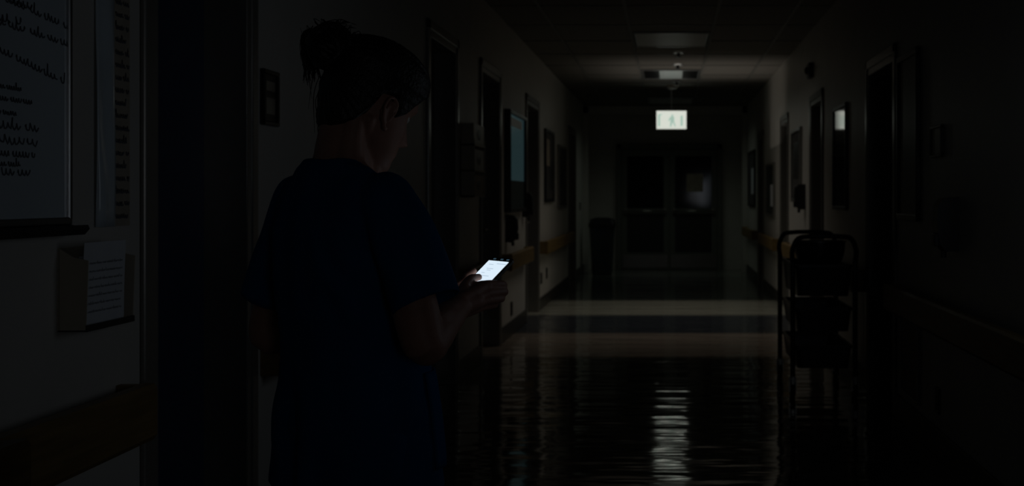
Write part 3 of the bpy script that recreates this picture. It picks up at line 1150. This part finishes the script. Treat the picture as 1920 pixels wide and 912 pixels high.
# neck muscles to the shoulders and under the jaw
for s in (1, -1):
    tube(bm, [hp(s * 0.040, -0.050, -0.050), nb + RT * (s * 0.045) - FW * 0.012, bp(s * 0.10, -0.012, 1.318)], [0.022, 0.030, 0.034], 14, 5)
    tube(bm, [hp(s * 0.055, -0.018, -0.062), nb.lerp(neck_top, 0.35) + RT * (s * 0.035) + FW * 0.034, bp(s * 0.018, 0.066, 1.318)], [0.013, 0.013, 0.012], 12, 5)
tube(bm, [hp(0, 0.01, -0.10), nb.lerp(neck_top, 0.4) + FW * 0.045, bp(0, 0.055, 1.30)], [0.030, 0.030, 0.028], 14, 5)


# torso under the clothing
def tring(z, c, hw, hd, n=40, e=0.85):
    out = []
    for i in range(n):
        a = 2 * PI * i / n
        s, co = math.sin(a), math.cos(a)
        out.append(bp(hw * math.copysign(abs(s) ** e, s), c + hd * math.copysign(abs(co) ** e, co), z))
    return out


TOR = [(0.80, 0.010, 0.150, 0.100), (0.90, 0.010, 0.148, 0.098), (1.00, 0.010, 0.135, 0.088), (1.10, 0.006, 0.140, 0.092), (1.20, 0.0, 0.150, 0.094), (1.28, -0.006, 0.150, 0.080),
       (1.325, -0.008, 0.120, 0.062)]
loft(bm, [tring(*r) for r in TOR])

# arms: shoulder, elbow, wrist in world space
SHR, SHL = bp(0.168, -0.012, 1.282), bp(-0.182, -0.006, 1.282)
ELR = P(795, 645, 2.54)
WRR = P(862, 576, 2.735)
ELL = P(503, 628, 2.90)
WRL = ELL + (ph(-0.03, -0.06, -0.02) - ELL).normalized() * 0.255
tube(bm, [SHR, SHR.lerp(ELR, 0.35), SHR.lerp(ELR, 0.75), ELR, ELR.lerp(WRR, 0.22), ELR.lerp(WRR, 0.6), WRR],
     [0.050, 0.049, 0.047, 0.043, 0.043, 0.034, 0.025], 22, 5)
tube(bm, [SHL, SHL.lerp(ELL, 0.35), SHL.lerp(ELL, 0.75), ELL, ELL.lerp(WRL, 0.22), ELL.lerp(WRL, 0.6), WRL],
     [0.050, 0.049, 0.046, 0.042, 0.042, 0.034, 0.025], 22, 5)
# legs
for s in (1, -1):
    tube(bm, [bp(s * 0.085, 0, 0.84), bp(s * 0.092, 0.012, 0.60), bp(s * 0.088, 0.012, 0.46), bp(s * 0.086, -0.01, 0.28), bp(s * 0.084, -0.012, 0.10)],
         [0.088, 0.074, 0.054, 0.050, 0.036], 20, 5)


# hands
def finger(pts, r):
    tube(bm, pts, r, 12, 5)


# right hand: palm along the right side of the phone, fingers under it, thumb over the screen
def palm(wr, ks, axis, th):
    """metacarpals from the wrist to the knuckles"""
    for i, kp in enumerate(ks):
        st = wr + axis * (0.010 * (1.5 - i) * 1.1)
        tube(bm, [st, st.lerp(kp, 0.5), kp], [0.0145, 0.0125, 0.0105], 12, 4)
    tube(bm, [wr, wr.lerp((ks[1] + ks[2]) / 2, 0.55)], [0.021, 0.020], 14, 1)


R_k = [P(913, 534, 2.803), P(916, 550, 2.797), P(913, 563, 2.797), P(905, 575, 2.802)]
axis_r = (R_k[0] - R_k[3]).normalized()
palm(WRR, R_k, axis_r, 0)
R_mid = [P(940, 533, 2.838), P(944, 547, 2.842), P(939, 560, 2.838), P(926, 572, 2.832)]
R_dst = [P(944, 537, 2.872), P(944, 550, 2.880), P(936, 562, 2.872), P(922, 573, 2.862)]
R_tip = [P(928, 543, 2.885), P(926, 555, 2.892), P(920, 566, 2.888), P(908, 575, 2.876)]
for k_, p1, p2, p3 in zip(R_k, R_mid, R_dst, R_tip):
    for q in (p1, p2, p3):
        d_ = (q - PC).dot(nv)
        if d_ > -0.0175 and abs((q - PC).dot(wv)) < PW / 2 + 0.004:
            q.xyz = q - nv * (d_ + 0.0175)
    finger([k_, p1, p2, p3], [0.0105, 0.0090, 0.0080, 0.0068])
# thenar and thumb
tube(bm, [WRR + axis_r * 0.006, P(868, 556, 2.758), P(872, 538, 2.782)], [0.018, 0.0175, 0.0135], 12, 4)
tube(bm, [P(874, 546, 2.785), P(893, 538, 2.798), P(913, 535, 2.803)], 0.0115, 12, 4)
T_ = [P(872, 538, 2.782), P(883, 524, 2.812), P(898, 521, 2.836)]
for q in T_[1:]:
    d_ = (q - PC).dot(nv)
    if d_ < 0.0105:
        q.xyz = q + nv * (0.0105 - d_)
finger(T_, [0.0130, 0.0108, 0.0085])

# left hand: palm under the phone's lower left, thumb beside the left edge
L_k = [ph(-0.030, -0.020, -0.026), ph(-0.028, -0.038, -0.030), ph(-0.026, -0.055, -0.032), ph(-0.026, -0.070, -0.030)]
axis_l = (L_k[0] - L_k[3]).normalized()
palm(WRL, L_k, axis_l, 0)
for k_, L_ in zip(L_k, (0.060, 0.066, 0.060, 0.046)):
    p1 = k_ + (wv * 0.95 + hv * 0.15 - nv * 0.05).normalized() * (L_ * 0.45)
    p2 = p1 + (wv * 0.85 + hv * 0.25 + nv * 0.10).normalized() * (L_ * 0.30)
    p3 = p2 + (wv * 0.80 + hv * 0.25 + nv * 0.12).normalized() * (L_ * 0.20)
    for q in (p1, p2, p3):
        d_ = (q - PC).dot(nv)
        if d_ > -0.0185:
            q.xyz = q - nv * (d_ + 0.0185)
    finger([k_, p1, p2, p3], [0.0096, 0.0086, 0.0076, 0.0066])
tl0 = WRL.lerp(L_k[0], 0.45)
finger([WRL + axis_l * 0.008, tl0 + nv * 0.012, ph(-0.050, -0.030, -0.004), ph(-0.044, -0.006, 0.003), ph(-0.036, 0.010, 0.006)], [0.016, 0.0150, 0.0115, 0.0098, 0.0080])

bm = voxel(bm, 0.0032, 5, 0.5)
person = finish('person', bm, M_SKIN, None, True)
tag(person, 'person in navy scrubs seen from behind, head bowed over a phone', 'person')

# eyes under the lids
for s in (1, -1):
    bm = B()
    ball(bm, hp(s * 0.031, 0.0650, -0.014), 0.0112 * HS)
    finish('eyeball', bm, M_EYE, person, True)

# ---- hair: a cap pulled back to a messy bun
HL = [(0.12, 0.050), (0.090, 0.050), (0.075, 0.036), (0.062, 0.020), (0.050, -0.004), (0.040, -0.026), (0.026, -0.038), (0.016, -0.020), (0.004, 0.000), (-0.022, -0.006), (-0.032, -0.050),
      (-0.044, -0.085), (-0.065, -0.108), (-0.12, -0.112)]


def hairline(y):
    for a, b_ in zip(HL[:-1], HL[1:]):
        if b_[0] <= y <= a[0]:
            t_ = (a[0] - y) / (a[0] - b_[0])
            return a[1] + (b_[1] - a[1]) * t_
    return HL[-1][1]


BUN = Vector((0.0, -0.134, 0.046))


def hair_off(p, a):
    d = p.z - hairline(p.y)
    m_ = max(0.0, min(1.0, (d + 0.004) / 0.016))
    m_ = m_ * m_ * (3 - 2 * m_)
    # strand grooves run toward the bun
    q = p - BUN
    ang = math.atan2(q.x, q.z)
    gr = 0.0007 * math.sin(ang * 70 + 5 * noise.noise(p * 14)) + 0.0022 * noise.noise(Vector((ang * 9, (p - BUN).length * 7, 0.3)))
    vol = 0.013 + 0.008 * max(0, min(1, (p.z) / 0.08)) + 0.006 * max(0, min(1, -p.y / 0.09))
    return -0.006 + m_ * (0.006 + vol + gr)


bm = B()
head_mesh(bm, hair_off, 110, 200, False, z0=-0.128)
finish('hair', bm, M_HAIR, person, True)

bm = B()
BW = hp(*BUN)
# bun: wound locks
for k in range(46):
    ax = Vector((rnd.gauss(0, 1), rnd.gauss(0, 1), rnd.gauss(0, 1))).normalized()
    e1 = ax.orthogonal().normalized()
    e2 = ax.cross(e1)
    a0 = rnd.uniform(0, 2 * PI)
    sp_ = rnd.uniform(1.6, 4.2)
    rr = rnd.uniform(0.026, 0.043)
    pts = []
    for i in range(9):
        a = a0 + sp_ * i / 8
        q = e1 * (rr * math.cos(a)) + e2 * (rr * math.sin(a)) + ax * (0.010 * math.sin(a * 1.3 + k))
        pts.append(BW + hr * (q.x * 1.0) + hf * (q.y * 1.05) + hu * (q.z * 1.1))
    tube(bm, pts, [0.003, 0.007, 0.009, 0.010, 0.010, 0.010, 0.009, 0.007, 0.003], 8, 3)
# neck of the bun
tube(bm, [hp(0, -0.09, 0.035), hp(0, -0.13, 0.034)], [0.045, 0.032], 16, 1)
finish('hair_bun', bm, M_HAIR, person, True)

bm = B()


def strand(pts, r):
    tube(bm, pts, [r] * (len(pts) - 1) + [r * 0.3], 6, 5)


# loose end of the tail falling to the left of the bun
for k in range(46):
    sx = rnd.uniform(-1, 1)
    top = P(596 + rnd.uniform(-16, 34), 62 + rnd.uniform(-14, 30), 2.745 + rnd.uniform(-0.02, 0.03))
    ex = 567 + abs(rnd.gauss(0, 18))
    ey = rnd.uniform(118, 160)
    mid = P(567 + rnd.uniform(-2, 22), 76 + rnd.uniform(-16, 22), 2.745 + sx * 0.03)
    lowp = P(ex, ey, 2.745 + sx * 0.035)
    strand([top, mid, mid.lerp(lowp, 0.55) + Vector((rnd.uniform(-0.004, 0.004), 0, 0)), lowp], rnd.uniform(0.0012, 0.0032))
# flyaways around the bun
for k in range(34):
    a = rnd.uniform(0.15, PI * 0.98)
    p0 = BW + Vector((math.cos(a) * 0.042, rnd.uniform(-0.02, 0.02), math.sin(a) * 0.042))
    p1 = BW + Vector((math.cos(a + rnd.uniform(-0.4, 0.4)) * 0.060, rnd.uniform(-0.02, 0.02), math.sin(a + rnd.uniform(-0.4, 0.4)) * 0.058))
    p2 = BW + Vector((math.cos(a + rnd.uniform(-0.8, 0.8)) * 0.064, rnd.uniform(-0.02, 0.02), math.sin(a + rnd.uniform(-0.8, 0.8)) * 0.050))
    strand([p0, p1, p2], rnd.uniform(0.0006, 0.0014))
# wisps down the back of the head and the nape
for (x0, y0_, x1, y1_, x2, y2_) in ((600, 140, 588, 190, 590, 250), (606, 150, 592, 200, 606, 262), (596, 130, 584, 160, 578, 205), (604, 170, 594, 225, 612, 270),
                                    (612, 210, 596, 240, 600, 285), (590, 120, 580, 150, 585, 186), (616, 226, 604, 252, 622, 288), (640, 240, 628, 262, 640, 286), (600, 160, 598, 205, 618, 246)):
    strand([P(x0, y0_, 2.73), P((x0 + x1) / 2 - 3, (y0_ + y1_) / 2, 2.725), P(x1, y1_, 2.72), P(x2, y2_, 2.725)], 0.0009)
finish('loose_strands', bm, M_HAIR, person, True)

# ---- scrub top
bm = B()
SH = [(0.690, 0.024, 0.206, 0.152), (0.76, 0.024, 0.200, 0.150), (0.84, 0.022, 0.192, 0.146), (0.92, 0.020, 0.180, 0.138), (1.00, 0.012, 0.170, 0.124), (1.08, 0.000, 0.168, 0.118), (1.16, -0.004, 0.178, 0.120),
      (1.23, -0.008, 0.190, 0.116), (1.285, -0.008, 0.190, 0.104), (1.325, -0.008, 0.172, 0.088), (1.356, -0.008, 0.134, 0.077), (1.380, -0.008, 0.090, 0.068)]


def smooth_rows(rows, k=5):
    cols = [lerp_list([r[i] for r in rows], k) for i in range(len(rows[0]))]
    cols[0] = []
    for a, b_ in zip(rows[:-1], rows[1:]):
        for s in range(k):
            cols[0].append(a[0] + (b_[0] - a[0]) * s / k)
    cols[0].append(rows[-1][0])
    return list(zip(*cols))




def drop(p):
    """the neckline sits high at the nape and falls toward the front"""
    d = p - BC
    f_ = d.dot(FW) + 0.03
    k_ = max(0.0, min(1.0, (p.z - 1.27) / 0.08))
    return p - UP * (0.62 * max(0.0, f_) * k_)


loft(bm, [[drop(p) for p in tring(z, c, hw, hd, 56, 0.80)] for (z, c, hw, hd) in smooth_rows(SH, 3)])
# sleeves
HEMR = P(797, 566, 2.56)
HEML = P(503, 560, 2.875)
for (sh, hem, s, rr) in ((SHR, HEMR, 1, (0.046, 0.062, 0.069, 0.072)), (SHL, HEML, -1, (0.046, 0.060, 0.064, 0.061))):
    st = sh - RT * (s * 0.06) + UP * 0.012
    tube(bm, [st, sh, sh.lerp(hem, 0.5) + RT * (s * 0.006), hem], list(rr), 30, 6, round_caps=False)
bm = voxel(bm, 0.0052, 6, 0.5)
dirR = (HEMR - SHR).normalized()
dirL = (HEML - SHL).normalized()
# wrinkles
bm.normal_update()
for v in bm.verts:
    p = v.co - BC
    r_, f_, z_ = p.dot(RT), p.dot(FW), p.z
    k_ = noise.noise(Vector((r_ * 9 + z_ * 5, f_ * 9, z_ * 5))) * 0.009
    k_ += noise.noise(Vector((r_ * 16, f_ * 16, z_ * 4 + r_ * 6))) * 0.007
    if z_ < 1.02:
        a = math.atan2(r_, f_)
        k_ += 0.006 * math.sin(a * 7 + 2 * noise.noise(Vector((r_ * 5, f_ * 5, z_ * 3)))) * min(1, (1.02 - z_) / 0.2)
    # drag lines from the armpit
    k_ += 0.0035 * math.sin((z_ * 0.8 + abs(r_) * 1.1) * 70) * gs(z_ - 1.12, 0.1) * gs(abs(r_) - 0.14, 0.06)
    v.co += v.normal * k_
# open the hem, neck and sleeve ends
bm.normal_update()
kill = []
for f in bm.faces:
    c = f.calc_center_median()
    if c.z < 0.705 and f.normal.z < -0.6:
        kill.append(f)
    elif (c - bp(0, -0.008, 1.378)).length < 0.095 and c.z > 1.30 and f.normal.z > 0.55 and Vector(((c - BC).dot(RT), (c - BC).dot(FW) + 0.008, 0)).length < 0.066:
        kill.append(f)
    elif (c - HEMR).dot(dirR) > -0.012 and f.normal.dot(dirR) > 0.62 and (c - HEMR).length < 0.10:
        kill.append(f)
    elif (c - HEML).dot(dirL) > -0.012 and f.normal.dot(dirL) > 0.62 and (c - HEML).length < 0.10:
        kill.append(f)
bmesh.ops.delete(bm, geom=kill, context='FACES')
# straighten the open edges into clean hems
for v in bm.verts:
    if not v.is_boundary:
        continue
    for hc, hd in ((HEMR, dirR), (HEML, dirL)):
        if (v.co - hc).length < 0.11:
            v.co += hd * (0.004 - (v.co - hc).dot(hd))
    if v.co.z < 0.74:
        v.co.z = 0.690
top = finish('scrub_top', bm, M_SCRUB, person, True)
md = top.modifiers.new('cloth', 'SOLIDIFY')
md.thickness = 0.0022
md.offset = -1
# collar band and side pocket
bm = B()
pts = []
for i in range(33):
    a = 2 * PI * i / 32
    pts.append(bp(0.073 * math.sin(a), -0.006 + 0.066 * math.cos(a), 1.372 - 0.002)); pts[-1] = drop(pts[-1])
tube(bm, pts, 0.0052, 8, 2)
finish('collar', bm, M_SCRUB, top, True)


def shirt_pt(z, ang, off):
    for a, b_ in zip(SH[:-1], SH[1:]):
        if a[0] <= z <= b_[0]:
            t_ = (z - a[0]) / (b_[0] - a[0])
            c, hw, hd = [a[i] + (b_[i] - a[i]) * t_ for i in (1, 2, 3)]
            break
    s, co = math.sin(ang), math.cos(ang)
    return bp((hw + off) * math.copysign(abs(s) ** 0.8, s), c + (hd + off) * math.copysign(abs(co) ** 0.8, co), z)


bm = B()
R = []
for i in range(12):
    z = 0.735 + 0.20 * i / 11
    row = [shirt_pt(z, math.radians(28 + 44 * j / 10), 0.0065) for j in range(11)]
    row2 = [shirt_pt(z, math.radians(28 + 44 * j / 10), 0.002) for j in range(10, -1, -1)]
    R.append(row + row2)
loft(bm, R)
finish('pocket', bm, M_SCRUB, top, True)

# ---- trousers
bm = B()
loft(bm, [tring(0.97, 0.008, 0.150, 0.104), tring(0.90, 0.006, 0.166, 0.116), tring(0.82, 0.004, 0.178, 0.124), tring(0.74, 0.004, 0.180, 0.122), tring(0.70, 0.004, 0.172, 0.11)])
for s in (1, -1):
    tube(bm, [bp(s * 0.088, 0.004, 0.82), bp(s * 0.094, 0.008, 0.62), bp(s * 0.096, 0.008, 0.44), bp(s * 0.094, -0.004, 0.24), bp(s * 0.092, -0.006, 0.075)],
         [0.104, 0.094, 0.086, 0.084, 0.084], 24, 5, round_caps=False)
bm = voxel(bm, 0.008, 5, 0.5)
bm.normal_update()
for v in bm.verts:
    v.co += v.normal * (0.006 * noise.noise(Vector((v.co.x * 14, v.co.y * 14, v.co.z * 5))))
finish('trousers', bm, M_SCRUB, person, True)
# ---- shoes
for s in (1, -1):
    bm = B()
    R = []
    for (f_, w_, h_) in ((-0.085, 0.020, 0.045), (-0.075, 0.032, 0.075), (-0.03, 0.037, 0.085), (0.02, 0.039, 0.075), (0.07, 0.044, 0.058), (0.12, 0.043, 0.048), (0.155, 0.032, 0.040), (0.168, 0.014, 0.026)):
        ring = []
        for i in range(16):
            a = 2 * PI * i / 16
            ring.append(bp(s * 0.09 + w_ * math.cos(a), f_, h_ / 2 + h_ / 2 * math.copysign(abs(math.sin(a)) ** 0.6, math.sin(a))))
        R.append(ring)
    loft(bm, R)
    finish('shoe', bm, M_SHOE, person, True)
